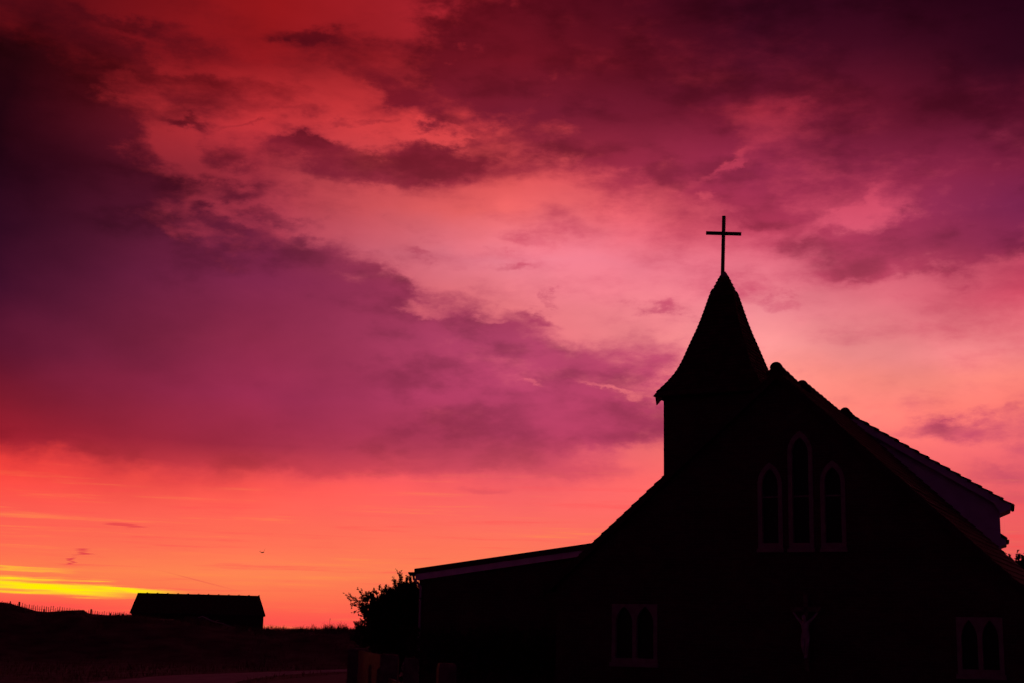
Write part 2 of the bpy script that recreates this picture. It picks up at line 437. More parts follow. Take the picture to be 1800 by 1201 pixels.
gf = [(j*nx+i, j*nx+i+1, (j+1)*nx+i+1, (j+1)*nx+i) for j in range(ny-1) for i in range(nx-1)]
o = raw('ground', gv.tolist(), gf, 'ground')
o.data.polygons.foreach_set('use_smooth', [True] * len(o.data.polygons))
tag(o, kind='structure')

def strip(name, up_e, lo_e, m, z, n=40):               # a flat sheet between two edges given as photo points on the ground
    A = [at_z(px, py, 0) for px, py in up_e]; B = [at_z(px, py, 0) for px, py in lo_e]
    def samp(P, n):
        t = np.linspace(0, len(P) - 1, n)
        return [(np.interp(u, range(len(P)), [p.x for p in P]), np.interp(u, range(len(P)), [p.y for p in P])) for u in t]
    a, b = samp(A, n), samp(B, n)
    v = []; rows = 5
    for (ax, ay), (bx, by) in zip(a, b):
        for k in range(rows):
            t = k / (rows - 1)
            x, y = ax + (bx-ax)*t, ay + (by-ay)*t
            v.append((x, y, float(terrain(x, y)) + z + .03 * math.sin(math.pi * t)))
    f = [(i*rows+k, i*rows+k+1, (i+1)*rows+k+1, (i+1)*rows+k) for i in range(n-1) for k in range(rows-1)]
    o = add(name, v, f, m, smooth=True)
    return tag(o, kind='structure')
strip('lane', [(-150, 1235), (167, 1199), (292, 1188), (400, 1184), (500, 1180.5), (615, 1176.5), (760, 1174)],
      [(200, 1300), (380, 1212), (425, 1197), (472, 1190), (500, 1187), (615, 1180.5), (760, 1177)], 'asphalt', .006)
strip('gravel_forecourt', [(470, 1199), (511, 1193.5), (560, 1188.5), (615, 1184.5), (760, 1181)],
      [(480, 1330), (540, 1330), (600, 1330), (700, 1330), (860, 1330)], 'gravel', .006)

# ------------------------------------------------------------------ church
AX = math.radians(26)
P0 = at_y(1367, 648, 36)                               # the ridge end above the front wall
CH0 = Vector((P0.x, P0.y, 0))
church = empty('church', CH0, -AX)
tag(church, 'brick church with flared spire, tall gable, lancet windows and a low flat annex', 'church')
aV = Vector((math.sin(AX), math.cos(AX), 0)); rV = Vector((math.cos(AX), -math.sin(AX), 0))
def wp(px, py, t=0.0):                                  # photo point on the plane t metres behind the front wall -> (s, z)
    d = ray(px, py)
    k = ((CH0 + aV * t - EYE).dot(aV)) / d.dot(aV)
    X = EYE + d * k
    return (X - CH0).dot(rV), X.z
def sp(px, py, s):                                      # photo point on the plane at lateral offset s -> (t, z)
    d = ray(px, py)
    k = ((CH0 + rV * s - EYE).dot(rV)) / d.dot(rV)
    X = EYE + d * k
    return (X - CH0).dot(aV), X.z

ZR = P0.z
ls, lz = wp(1040, 955); kL = (ZR - lz) / -ls
t3, z3 = sp(1485, 716.5, 0)                             # where the dormer leaves the ridge
rs, rz_ = wp(1762, 965, t3 + .2); kR = (ZR - rz_) / rs
SL = -6.5; SR = 6.5
zL = ZR + kL * SL; zR = ZR - kR * SR
TH = .16                                               # roof build-up: the traced verge is its top
LEN = 9.2

def arch(xc, hw, z0, zs, za, n=8):                      # pointed arch outline, counter-clockwise from lower left
    pts = [(xc - hw, z0), (xc + hw, z0)]
    h = za - zs; R_ = (hw*hw + h*h) / (2*hw); am = math.asin(min(1, h / R_))
    for i in range(n + 1):
        ang = am * i / n
        pts.append((xc + hw - R_ + R_*math.cos(ang) if i < n else xc, zs + R_*math.sin(ang) if i < n else za))
    for i in range(n - 1, -1, -1):
        x, z = pts[2 + i]
        pts.append((2 * xc - x, z))
    return pts
def holed(name, outer, holes, y0, y1, m, parent):       # wall slab with real openings
    bm = bmesh.new()
    def loop(poly, y):
        vs = [bm.verts.new((x, y, z)) for x, z in poly]
        return vs, [bm.edges.new((vs[i], vs[(i+1) % len(vs)])) for i in range(len(vs))]
    ed = []
    loops = []
    for poly in [outer] + holes:
        vs, es = loop(poly, y0); ed += es; loops.append(vs)
    bmesh.ops.triangle_fill(bm, use_beauty=True, edges=ed)
    front = list(bm.faces)
    vmap = {v: bm.verts.new((v.co.x, y1, v.co.z)) for v in list(bm.verts)}
    for f in front:
        bm.faces.new([vmap[v] for v in reversed(f.verts)])
    for vs in loops:
        for i in range(len(vs)):
            a, b = vs[i], vs[(i+1) % len(vs)]
            bm.faces.new((a, b, vmap[b], vmap[a]))
    bmesh.ops.recalc_face_normals(bm, faces=bm.faces)
    me = bpy.data.meshes.new(name); bm.to_mesh(me); bm.free()
    me.materials.append(MT[m])
    o = bpy.data.objects.new(name, me); C.objects.link(o); o.parent = parent
    return o

# windows traced on the front wall: outer edge of surround
trip = []
for (xl, xr, yb, yt) in ((1333, 1377, 969, 810), (1387, 1432, 970, 757), (1444, 1489, 971, 812)):
    s0, z0 = wp(xl, yb - 3); s1, _ = wp(xr, yb - 3); zt = wp((xl+xr)/2, yt)[1]
    trip.append(((s0+s1)/2, (s1-s0)/2, z0, zt))
zb = sum(t[2] for t in trip) / 3
ztm = (trip[0][3] + trip[2][3]) / 2
low_w = []
for (xl, xr, yb, yt) in ((1075, 1156, 1166, 1062), (1684, 1767, 1187, 1085)):
    s0, z0 = wp(xl, yb); s1, _ = wp(xr, yb); zt = wp((xl+xr)/2, yt)[1]
    low_w.append(((s0+s1)/2, (s1-s0)/2, z0, zt))
holes = []
lanc = []
for i, (c, hw, z0, zt) in enumerate(trip):
    zt = zt if i == 1 else ztm
    zs = zt - hw * 1.75
    holes.append(arch(c, hw, zb, zs, zt)); lanc.append((c, hw, zb, zs, zt))
for (c, hw, z0, zt) in low_w:
    holes.append([(c-hw, z0), (c+hw, z0), (c+hw, zt), (c-hw, zt)])
outer = [(SL+.35, -.3), (SR-.35, -.3), (SR-.35, zR+kR*.35-TH*1.3), (0, ZR-TH*1.3), (SL+.35, zL+kL*.35-TH*1.3)]
holed('gable_wall', outer, holes, 0, .4, 'brick', church)

for (c, hw, z0, zs, zt) in lanc:
    fr_o = arch(c, hw - .004, z0 + .004, zs, zt - .004); b = .115
    fr_i = arch(c, hw - b, z0 + .17, zs, zt - b * 1.5)
    w = holed('window', fr_o, [fr_i], -.02, .22, 'stone', church)
    ztr = z0 + (zt - z0) * (.42 if zt > ztm + .1 else .52)
    ztr = wp(1410, 872)[1]
    gi = arch(c, hw - b + .01, z0 + .16, zs, zt - b * 1.5 + .01)
    lo = [(c-hw+b-.01, z0+.16), (c+hw-b+.01, z0+.16), (c+hw-b+.01, ztr-.02), (c-hw+b-.01, ztr-.02)]
    MB().prism(lo, .12, .13).build('pane', 'glass', w)
    hi = [(c-hw+b-.01, ztr+.02), (c+hw-b+.01, ztr+.02)] + gi[2:]
    MB().prism(hi, .12, .13).build('pane', 'glass', w)
    MB().box(c-hw+b, c+hw-b, .09, .15, ztr-.02, ztr+.02).build('glazing_bar', 'stone', w)
    MB().hexa([(c-hw-.02, -.09, z0-.06), (c+hw+.02, -.09, z0-.06), (c+hw+.02, .1, z0-.06), (c-hw-.02, .1, z0-.06),
               (c-hw-.02, -.09, z0+.02), (c+hw+.02, -.09, z0+.02), (c+hw+.02, .1, z0+.06), (c-hw-.02, .1, z0+.06)]).build('sill', 'stone', w)
for (c, hw, z0, zt) in low_w:
    b = .11; q = (hw - 1.5*b) / 2
    cs = [c - b/2 - q, c + b/2 + q]
    fo = [(c-hw+.004, z0+.004), (c+hw-.004, z0+.004), (c+hw-.004, zt-.004), (c-hw+.004, zt-.004)]
    ins = [arch(x, q, z0 + .14, zt - .5, zt - .07) for x in cs]
    w = holed('window', fo, ins, -.02, .22, 'stone', church)
    for x in cs:
        MB().prism(arch(x, q + .01, z0 + .13, zt - .5, zt - .06), .12, .13).build('pane', 'glass', w)
    MB().box(c-hw-.03, c+hw+.03, -.09, .1, z0-.08, z0+.03).build('sill', 'stone', w)

# side and rear walls
for nm, s0, s1, zt in (('side_wall', SL+.35, SL+.75, zL+kL*.35-TH*1.4), ('side_wall', SR-.75, SR-.35, zR+kR*.35-TH*1.4)):
    MB().box(s0, s1, .402, LEN-.4, -.3, zt).build(nm, 'brick', church)
MB().prism([(SL+.35, -.3), (SR-.35, -.3), (SR-.35, zR+kR*.35-TH*1.4), (0, ZR-TH*1.4), (SL+.35, zL+kL*.35-TH*1.4)], LEN-.398, LEN).build('rear_wall', 'brick', church)

def tiled_slope(name, s0, z0, s1, z1, t0, t1, parent, gauge=.28, step=.035, m='tile', stuff=False, ntile=.2):
    # courses of overlapping tiles from the ridge (s0,z0) to the eave (s1,z1); every course tilts and steps
    L = math.hypot(s1-s0, z1-z0); ux, uz = (s1-s0)/L, (z1-z0)/L; nxv, nzv = (-uz, ux) if ux > 0 else (uz, -ux)
    n = max(1, round(L / gauge)); mb = MB()
    for k in range(n):
        a0, a1 = k*L/n - .02, (k+1)*L/n + .05
        def p(a, h, t): return (s0 + ux*a + nxv*h, t, z0 + uz*a + nzv*h)
        h0, h1 = -.055, -.055 + step
        cnt = max(1, int((t1-t0) / ntile)) if ntile else 1
        j = rng.normal(0, .004)
        mb.hexa([p(a0, h0-.025+j, t0), p(a1, h1-.025+j, t0), p(a1, h1-.025+j, t1), p(a0, h0-.025+j, t1),
                 p(a0, h0+j, t0), p(a1, h1+j, t0), p(a1, h1+j, t1), p(a0, h0+j, t1)])
    # boarding below
    def p(a, h, t): return (s0 + ux*a + nxv*h, t, z0 + uz*a + nzv*h)
    mb.hexa([p(0, -TH, t0+.05), p(L-.03, -TH, t0+.05), p(L-.03, -TH, t1), p(0, -TH, t1), p(0, -.09, t0+.05), p(L-.03, -.09, t0+.05), p(L-.03, -.09, t1), p(0, -.09, t1)])
    return mb.build(name, m, parent)
VG = -.12
roofL = tiled_slope('roof_slope', -.14, ZR-.14*kL, SL, zL, VG, LEN+.1, church)
roofR = tiled_slope('roof_slope', .14, ZR-.14*kR, SR, zR, VG, t3+.22, church)
# bargeboards on the front gable
for s1, z1, nm in ((SL, zL, 'bargeboard'), (SR, zR, 'bargeboard')):
    sg = 1 if s1 > 0 else -1
    MB().hexa([(0, VG-.03, ZR-.28), (s1-.02*sg, VG-.03, z1-.26), (s1-.02*sg, VG-.002, z1-.26), (0, VG-.002, ZR-.28),
               (0, VG-.03, ZR-.07), (s1-.02*sg, VG-.03, z1-.05), (s1-.02*sg, VG-.002, z1-.05), (0, VG-.002, ZR-.07)]).build(nm, 'barn', church)

def ridge_tile_mesh(r, ln):
    v = []; f = []; n = 10
    for j, (y, rr) in enumerate(((0, r*1.05), (ln+.03, r*.90))):
        for i in range(n + 1):
            a = math.pi * i / n
            v.append((rr*math.cos(a)*.98, y, rr*math.sin(a)))
        for i in range(n + 1):
            a = math.pi * (n - i) / n
            v.append(((rr-.02)*math.cos(a), y, (rr-.02)*math.sin(a)))
    k = 2*(n+1)
    for i in range(k):
        f.append((i, (i+1) % k, k + (i+1) % k, k + i))
    for i in range(n):
        f.append((i, i+1, k-2-i, k-1-i)); f.append((k+i, 2*k-1-i, 2*k-2-i, k+i+1))
    return v, f
def run(t0, t1, za, zb_, r, parent):      # za, zb_: crown height at the two ends; the first tile is a larger end piece
    ln = .43; n = max(1, round((t1-t0)/ln)); ln = (t1-t0)/n
    v, f = ridge_tile_mesh(r, ln); first = None
    for k in range(n):
        if first is None:
            o = add('ridge_tile', v, f, 'tile', parent, True); first = o
        else:
            o = first.copy(); C.objects.link(o); o.parent = parent
        zk_ = za + (zb_-za)*(k+.5)/n if k else za
        o.location = (rng.normal(0, .004), t0 + k*ln, zk_ - r*(1.05 if k else 1.0) + rng.normal(0, .003))
        if k == 0: zr = za - r; o.scale = (1.05, .45, 1.0)
    # mortar bed under the run
    def sec(z, rr): return [(rr*math.cos(math.pi*i/8), z + rr*math.sin(math.pi*i/8)) for i in range(9)] + [(-rr, z-.22), (rr, z-.22)]
    A_ = [(x, t0+.05, z) for x, z in sec(za-r-.01, r-.02)]; B_ = [(x, t1, z) for x, z in sec(zb_-r-.01, r-.02)]
    nn = len(A_)
    add('ridge_bed', A_+B_, [tuple(range(nn)), tuple(range(2*nn-1, nn-1, -1))] + [(i, (i+1) % nn, nn+(i+1) % nn, nn+i) for i in range(nn)], 'tile', parent)
    # mortar plug at the visible end
    pts = [((r-.015)*math.cos(math.pi*i/10), zr + (r-.015)*math.sin(math.pi*i/10)) for i in range(11)]
    pts += [(-r-.10, zr-.10), (-r-.10, zr-.2), (r+.10, zr-.2), (r+.10, zr-.10)]
    MB().prism(pts, t0+.012, t0+.06).build('ridge_end', 'tile', parent)
a0 = sp(1370, 640.5, 0); a1 = sp(1400, 670.5, 0)
run(VG-.03, a1[0]-.05, a0[1], a1[1], .155, roofL)
b0_ = sp(1410, 668.5, 0); b1_ = sp(1475, 722.5, 0)
run(b0_[0], b1_[0]+.1, b0_[1], b1_[1], .155, roofL)
run(t3, LEN, z3, z3-.12, .15, roofL)

# dormer: a shallower roof leaving the ridge, pale cheek towards us
dA = wp(1488, 724, t3); dB = wp(1779, 886, t3)
L = math.hypot(dB[0]-dA[0], dB[1]-dA[1]); ux, uz = (dB[0]-dA[0])/L, (dB[1]-dA[1])/L; nx_, nz_ = -uz, ux
def dq(a, h): return dA[0] + ux*a + nx_*h, dA[1] + uz*a + nz_*h
wx, wz0 = wp(1757.5, 905, t3+.2)
wz1 = wp(1759, 975, t3+.2)[1]
T1 = LEN
zr_at = lambda s: ZR - kR*s
top = [dq(.05, -.42), dq(L*.5, -.42)]
def dz(s): return dA[1] + (s-dA[0])/ux*uz - .14
cheek = [(dA[0]+.15, -.3), (wx, -.3), (wx, dz(wx)), (dA[0]+.15, dz(dA[0]+.15))]
SKW = -math.tan(math.radians(7.0))                      # the hall behind is not quite square to the front
dorm = MB().prism(cheek, t3+.2, T1, SKW).build('dormer', 'render', church)
q = [wp(x, y, t3+.06) for x, y in ((1489, 741), (1747, 884.5), (1758.5, 902.5), (1776, 895), (1778.5, 887), (1489, 727))]
MB().prism(q, t3+.04, t3+.10).build('bargeboard', 'white', dorm)
so_ = [wp(x, y, t3+.06) for x, y in ((1757, 902.5), (1775.5, 894.7), (1777, 889), (1757, 893))]
MB().prism(so_, t3+.102, T1, SKW).build('soffit', 'white', dorm)
gx, gz = wp(1780.5, 888.5, t3+.06)
gpts = [(gx + .05*math.cos(a), gz + .05*math.sin(a)) for a in [math.pi + math.pi*i/6 for i in range(7)]]
gpts += [(gx + .042*math.cos(a), gz + .042*math.sin(a)) for a in [2*math.pi - math.pi*i/6 for i in range(7)]]
MB().prism(gpts, t3+.03, T1, SKW).build('gutter', 'metal', dorm)
droof = MB().prism([dq(0, -.085), dq(L-.03, -.085), dq(L-.03, -.06), dq(0, -.06)], t3+.06, T1, SKW).build('dormer_roof', 'felt', church)
nC = 16; gau = L / nC; first = None
for k in range(nC):
    for j in range(4):
        if first is None:
            mb = MB()
            def p(a, h, y): return (ux*a + nx_*h, y, uz*a + nz_*h)
            mb.hexa([p(-.03, -.062, 0), p(gau+.03, -.012, 0), p(gau+.03, -.012, .328), p(-.03, -.062, .328), p(-.03, -.022, 0), p(gau+.03, .028, 0), p(gau+.03, .028, .328), p(-.03, -.022, .328)])
            o = mb.build('roof_tile', 'tile', droof); first = o
        else:
            o = first.copy(); C.objects.link(o); o.parent = droof
        x, z = dq(k*gau, rng.normal(0, .004))
        o.location = (x + SKW*j*.33, t3 + j*.33 + rng.normal(0, .004), z)
# lower eave beyond the dormer
tE = t3 + .25
e0 = wp(1756, 936, tE); e1 = wp(1771, 945.5, tE); e2 = wp(1769, 957, tE); e3 = wp(1758, 961, tE)
MB().prism([(e0[0]-.02, e0[1]+.02), (e1[0], e1[1]), (e1[0]-.02, e1[1]-.05), (e0[0]-.02, e0[1]-.05)], tE, T1, SKW).build('side_eave', 'tile', church)
MB().prism([(e3[0]-.05, e3[1]), (e2[0], e2[1]), (e1[0]-.05, e1[1]-.06), (e3[0]-.05, e1[1]+.06)], tE+.05, T1, SKW).build('eave_box', 'white', church)
gx, gz = wp(1771, 949, tE)
MB().prism([(gx + .05*math.cos(math.pi + math.pi*i/6), gz + .05*math.sin(math.pi + math.pi*i/6)) for i in range(7)], tE, T1, SKW).build('gutter', 'metal', church)

# tower and spire behind the gable, on the left slope
tT = 3.1
def tower_axis(px, py):
    d = ray(px, py); k = ((CH0 + aV*tT - EYE).dot(aV)) / d.dot(aV); X = EYE + d*k
    return (X-CH0).dot(rV), X.z, (RM.transposed() @ (X-EYE)).z * -1
sT, zE, dT = tower_axis(1275.5, 700)
TW = Vector((sT, tT, 0))
vw = (CH0 + rV*sT + aV*tT - EYE); rel = AX - math.atan2(vw.x, vw.y)
SIL = math.cos(rel) + math.sin(rel)                    # silhouette half-width of a unit square
def hw(px): return px * dT / F / SIL
aw = hw(106)
MB().box(sT-aw, sT+aw, tT-aw, tT+aw, 2.5, zE+.06).build('tower', 'brick', church)
prof = [(486, 8), (498, 14.5), (511, 21), (530, 28), (549, 34.5), (567, 41), (588, 49.5), (604, 57), (625, 66), (639, 72), (651, 78), (663, 85), (674, 93.5), (684, 102), (694, 111.5), (701, 119)]
PZ = [tower_axis(1273, y)[1] for y, _ in prof]; PR = [hw(x) for _, x in prof]
def pr_at(z): return float(np.interp(z, PZ[::-1], PR[::-1]))
zt, zbm = PZ[0], PZ[-1]
mb = MB(); n = 33
for k in range(n):
    za = zt - (zt-zbm)*k/n; zb2 = zt - (zt-zbm)*(k+1)/n - .012
    ra = pr_at(za) - .016; rb = pr_at(zb2) + .016
    j = rng.normal(0, .003)
    mb.hexa([(sT-rb-j, tT-rb, zb2), (sT+rb, tT-rb-j, zb2), (sT+rb+j, tT+rb, zb2), (sT-rb, tT+rb+j, zb2), (sT-ra, tT-ra, za), (sT+ra, tT-ra, za), (sT+ra, tT+ra, za), (sT-ra, tT+ra, za)])
spire = mb.build('spire', 'tile', church)
# hip tiles: small humps down each hip
hipf = None
for sx, sy in ((-1,-1),(1,-1),(1,1),(-1,1)):
    for k in range(3, 30):
        z = zt - (zt-zbm)*(k+.6)/31; r = pr_at(z)
        z2_ = z - .13; r2 = pr_at(z2_)
        mb = MB(); a = Vector((sT+sx*r, tT+sy*r, z)); b = Vector((sT+sx*(r2+.004), tT+sy*(r2+.004), z2_))
        mb.tube([a, b], [.022, .036], 6)
        mb.build('hip_tile', 'tile', spire)
# thick tiled eave edge, boarding and brackets
re = hw(124.5); zl = tower_axis(1275, 708)[1]
MB().hexa([(sT-re+.03, tT-re+.03, zl), (sT+re-.03, tT-re+.03, zl), (sT+re-.03, tT+re-.03, zl), (sT-re+.03, tT+re-.03, zl),
           (sT-re+.0, tT-re, zl+.03), (sT+re, tT-re, zl+.03), (sT+re, tT+re, zl+.03), (sT-re, tT+re, zl+.03)]).build('eave_course', 'tile', spire)
MB().hexa([(sT-re+.02, tT-re+.02, zl+.035), (sT+re-.02, tT-re+.02, zl+.035), (sT+re-.02, tT+re-.02, zl+.035), (sT-re+.02, tT+re-.02, zl+.035),
           (sT-PR[-1], tT-PR[-1], zbm+.01), (sT+PR[-1], tT-PR[-1], zbm+.01), (sT+PR[-1], tT+PR[-1], zbm+.01), (sT-PR[-1], tT+PR[-1], zbm+.01)]).build('eave_course', 'tile', spire)
for sx, sy in ((-1,-1),(1,-1),(-1,1),(1,1)):
    a = Vector((sT+sx*aw*.98, tT+sy*aw*.98, zl-.22)); 
    MB().hexa([a+Vector((sx*.17+dx, sy*.17+dy, dzz)) for dx, dy, dzz in ((-.035,.035,0),(.0,-.0,0),(.03,-.03,.0),(-.03,.05,0))] +
              [a+Vector((sx*.10+dx, sy*.10+dy, .215)) for dx, dy in ((-.14,-.02),(.09,-.09),(.12,-.03),(-.06,.10))]).build('eave_bracket', 'timber', church)
# cap and cross
zc0 = tower_axis(1271, 488)[1]; zc1 = tower_axis(1271, 478)[1]
r0, r1 = hw(9.5), hw(2.5)
capo = MB().hexa([(sT-r0, tT-r0, zc0), (sT+r0, tT-r0, zc0), (sT+r0, tT+r0, zc0), (sT-r0, tT+r0, zc0), (sT-r1, tT-r1, zc1), (sT+r1, tT-r1, zc1), (sT+r1, tT+r1, zc1), (sT-r1, tT+r1, zc1)]).build('spire_cap', 'lead', church)
c0 = wp(1270, 481, tT); c1 = wp(1272.5, 380, tT)
cross = MB().bar((c0[0], tT, c0[1]-.1), (c1[0], tT, c1[1]), .085, .085, up=(0, 1, 0)).build('cross', 'metal', church)
b0 = wp(1240.5, 408.5, tT); cc = wp(1272, 410.5, tT)
# bar level, turned to face the road
tb = 34.5
dirb = (RM @ Vector((1, 0, 0))); dirb.z = 0; dirb = dirb.normalized()
bl = Vector((dirb.dot(rV), dirb.dot(aV), 0)).normalized()
ang = math.radians(-8)
bl = Vector((bl.x*math.cos(ang) - bl.y*math.sin(ang), bl.x*math.sin(ang) + bl.y*math.cos(ang), 0))
bl = Vector((bl.x, bl.y, -.05)).normalized()
ctr = Vector((cc[0], tT, cc[1])); hb = 31.5 * dT / F
MB().bar(ctr - bl*hb, ctr + bl*hb, .075, .09).build('crossbar', 'metal', cross)

# annex with shallow roof on the left
tA = 1.6
aL = wp(729, 1000, tA); aR = wp(1040, 955, tA); aR2 = (aR[0]+1.2, aR[1]+1.2*(aR[1]-aL[1])/(aR[0]-aL[0]))
DA = tA + 8
wl = wp(737, 1030, tA+.15)[0]
sl = (aR[1]-aL[1])/(aR[0]-aL[0])
def az_(s): return aL[1] + (s-aL[0])*sl
MB().prism([(wl, -.3), (aR2[0], -.3), (aR2[0], az_(aR2[0])-.2), (wl, az_(wl)-.2)], tA+.15, DA).build('annex_wall', 'brick', church)
MB().prism([(aL[0], az_(aL[0])-.15), (aR2[0], az_(aR2[0])-.15), (aR2[0], az_(aR2[0])), (aL[0], az_(aL[0]))], tA-.02, DA+.1).build('annex_roof', 'felt', church)
f0 = az_(aL[0])-.152
MB().prism([(aL[0]+.02, f0-.19), (aR[0]-.25, az_(aR[0]-.25)-.32), (aR[0]-.25, az_(aR[0]-.25)-.154), (aL[0]+.02, f0)], tA+.02, tA+.07).build('annex_fascia', 'white', church)
gs, gz = wp(729, 1006, tA)
MB().prism([(gs-.09 + .11*math.cos(math.pi + math.pi*i/6), gz + .11*math.sin(math.pi + math.pi*i/6)) for i in range(7)], tA-.05, DA).build('annex_gutter', 'metal', church)
px_s, pz0 = wp(737.3, 1020, tA); 
MB().tube([(gs-.06, tA+.03, gz-.05), (gs-.05, tA+.05, gz-.2), (px_s, tA+.09, gz-.42), (px_s, tA+.09, .1)], .04, 10).build('downpipe', 'plastic', church, True)
for zz in (2.6, 1.2):
    MB().box(px_s-.06, px_s+.06, tA+.04, tA+.148, zz, zz+.04).build('pipe_bracket', 'metal', church)

# ------------------------------------------------------------------ crucifix on the wall
k0 = wp(1418, 1078); k1 = wp(1418, 1158)
H = k0[1]-k1[1]
cru = empty('crucifix', CH0 + rV*k0[0] + Vector((0,0,k1[1]-.3)), -AX)
tag(cru, 'dark wooden crucifix with pale figure, fixed to church wall below the triple window', 'crucifix')
zoff = k1[1]-.3
MB().box(-.055, .055, -.1, -.003, 0, H+.75).build('upright', 'timber', cru)
MB().box(-.38, .38, -.1, -.002, H+.33, H+.44).build('crossbeam', 'timber', cru)
sk = bpy.data.meshes.new('figure')
hY = -.17; b = .3
V = {'pel': (.0, hY, b+H*.50), 'bel': (.0, hY-.01, b+H*.60), 'che': (.0, hY-.015, b+H*.72), 'nec': (.0, hY-.015, b+H*.83), 'hd': (-.02, hY-.05, b+H*.88), 'ht': (-.03, hY-.06, b+H*.97),
     'sl': (-.105, hY, b+H*.81), 'el': (-.19, hY, b+H*.88), 'wl': (-.27, hY+.03, b+H*.98), 'fl': (-.31, hY+.04, b+H*1.01),
     'sr': (.105, hY, b+H*.81), 'er': (.19, hY, b+H*.88), 'wr': (.27, hY+.03, b+H*.98), 'fr': (.31, hY+.04, b+H*1.01),
     'hl': (-.06, hY, b+H*.46), 'kl': (-.05, hY-.09, b+H*.27), 'al': (-.02, hY-.0, b+H*.06), 'tl': (-.01, hY-.06, b),
     'hr': (.06, hY, b+H*.46), 'kr': (.05, hY-.09, b+H*.27), 'ar': (.025, hY-.02, b+H*.07), 'tr': (.02, hY-.08, b+.01)}
RD = {'pel': .085, 'bel': .075, 'che': .085, 'nec': .038, 'hd': .06, 'ht': .05, 'sl': .042, 'el': .034, 'wl': .024, 'fl': .022, 'sr': .042, 'er': .034, 'wr': .024, 'fr': .022,
      'hl': .068, 'kl': .05, 'al': .032, 'tl': .025, 'hr': .068, 'kr': .05, 'ar': .032, 'tr': .025}
E_ = 'pel-bel bel-che che-nec nec-hd hd-ht che-sl sl-el el-wl wl-fl che-sr sr-er er-wr wr-fr pel-hl hl-kl kl-al al-tl pel-hr hr-kr kr-ar ar-tr'.split()
ks = list(V)
sk.from_pydata([V[k] for k in ks], [tuple(ks.index(a) for a in e.split('-')) for e in E_], [])
fig = bpy.data.objects.new('figure', sk); C.objects.link(fig); fig.parent = cru
fig.modifiers.new('skin', 'SKIN')
for i, k in enumerate(ks):
    sk.skin_vertices[0].data[i].radius = (RD[k], RD[k])
sk.skin_vertices[0].data[0].use_root = True
ss = fig.modifiers.new('sub', 'SUBSURF'); ss.levels = 2; ss.render_levels = 2
sk.materials.append(MT['statue'])

# ------------------------------------------------------------------ timber fence in front of the annex
fence = empty('timber_fence', at_z(700, 1300, 0) * 1.0)
fo = Vector(fence.location); fo.z = 0; 
fbase = at_z(712, 1157, 1.25); fence.location = (fbase.x, fbase.y, 0)
fo = Vector(fence.location)
tag(fence, 'row of stout square timber posts with low rails before the annex', 'fence')
PX = []
for (xl, xr, yt) in ((621, 640, 1140), (675, 696, 1150), (713, 733, 1158), (772, 798, 1167)):
    a = at_z(xl, yt, 1.25); b = at_z(xr, yt, 1.25); c = (a+b)/2 - fo; w = (b-a).length/2
    c.z = 0; PX.append((c, w))
    tw = rng.normal(0, .12)
    mb = MB()
    ring = []
    for z, k in ((-.3, 1.0), (1.21, .97), (1.25, .82)):
        ring.append([(c.x + w*k*math.sqrt(2)*.87*math.cos(tw+math.pi/4+math.pi/2*i), c.y + w*k*math.sqrt(2)*.87*math.sin(tw+math.pi/4+math.pi/2*i), z + (rng.normal(0, .008) if z > 0 else 0)) for i in range(4)])
    mb.hexa(ring[0]+ring[1]); mb.hexa([(x, y, z+.001) for x, y, z in ring[1]]+ring[2])
    mb.build('post', 'timber', fence)
for i in range(3):
    a, b = PX[i][0], PX[i+1][0]
    d = (b-a).normalized()
    for z in ((.78, .4) if i else (.4,)):
        MB().bar(a + d*PX[i][1] + Vector((0,0,z)), b - d*PX[i+1][1] + Vector((0,0,z)), .06, .14).build('rail', 'timber', fence)
a, b = PX[0][0], PX[1][0]; d = (b-a).normalized()
MB().bar(a + d*PX[0][1]*1.05 + Vector((0,.02,.87)), a + d*((b-a).length-PX[1][1]*1.05) + Vector((0,.02,.87)), .05, .68).build('board', 'timber', fence)
for xl, xr, yt in ((648, 653, 1172), (663, 676, 1175.5)):
    y0 = (PX[0][0].y + PX[1][0].y)/2 + fo.y - 3
    a = at_y(xl, yt, y0); b = at_y(xr, yt, y0)
    st = empty('timber_stake', ((a.x+b.x)/2, y0, 0)); w = (b.x-a.x)/2
    MB().hexa([(-w, -w, -.25), (w, -w, -.25), (w, w, -.25), (-w, w, -.25), (-w, -w, a.z-.03), (w, -w, a.z-.02), (w, w, a.z), (-w, w, a.z-.01)]).build('shaft', 'timber', st)
    MB().hexa([(-w, -w, a.z-.028), (w, -w, a.z-.018), (w, w, a.z+.002), (-w, w, a.z-.008), (-w*.4, -w*.4, a.z+.03), (w*.4, -w*.4, a.z+.03), (w*.4, w*.4, a.z+.035), (-w*.4, w*.4, a.z+.03)]).build('tip', 'timber', st)
    tag(st, 'thin short stake in front of the leftmost fence board' if xr-xl < 8 else 'thick short stake in front of the leftmost fence board', 'stake')

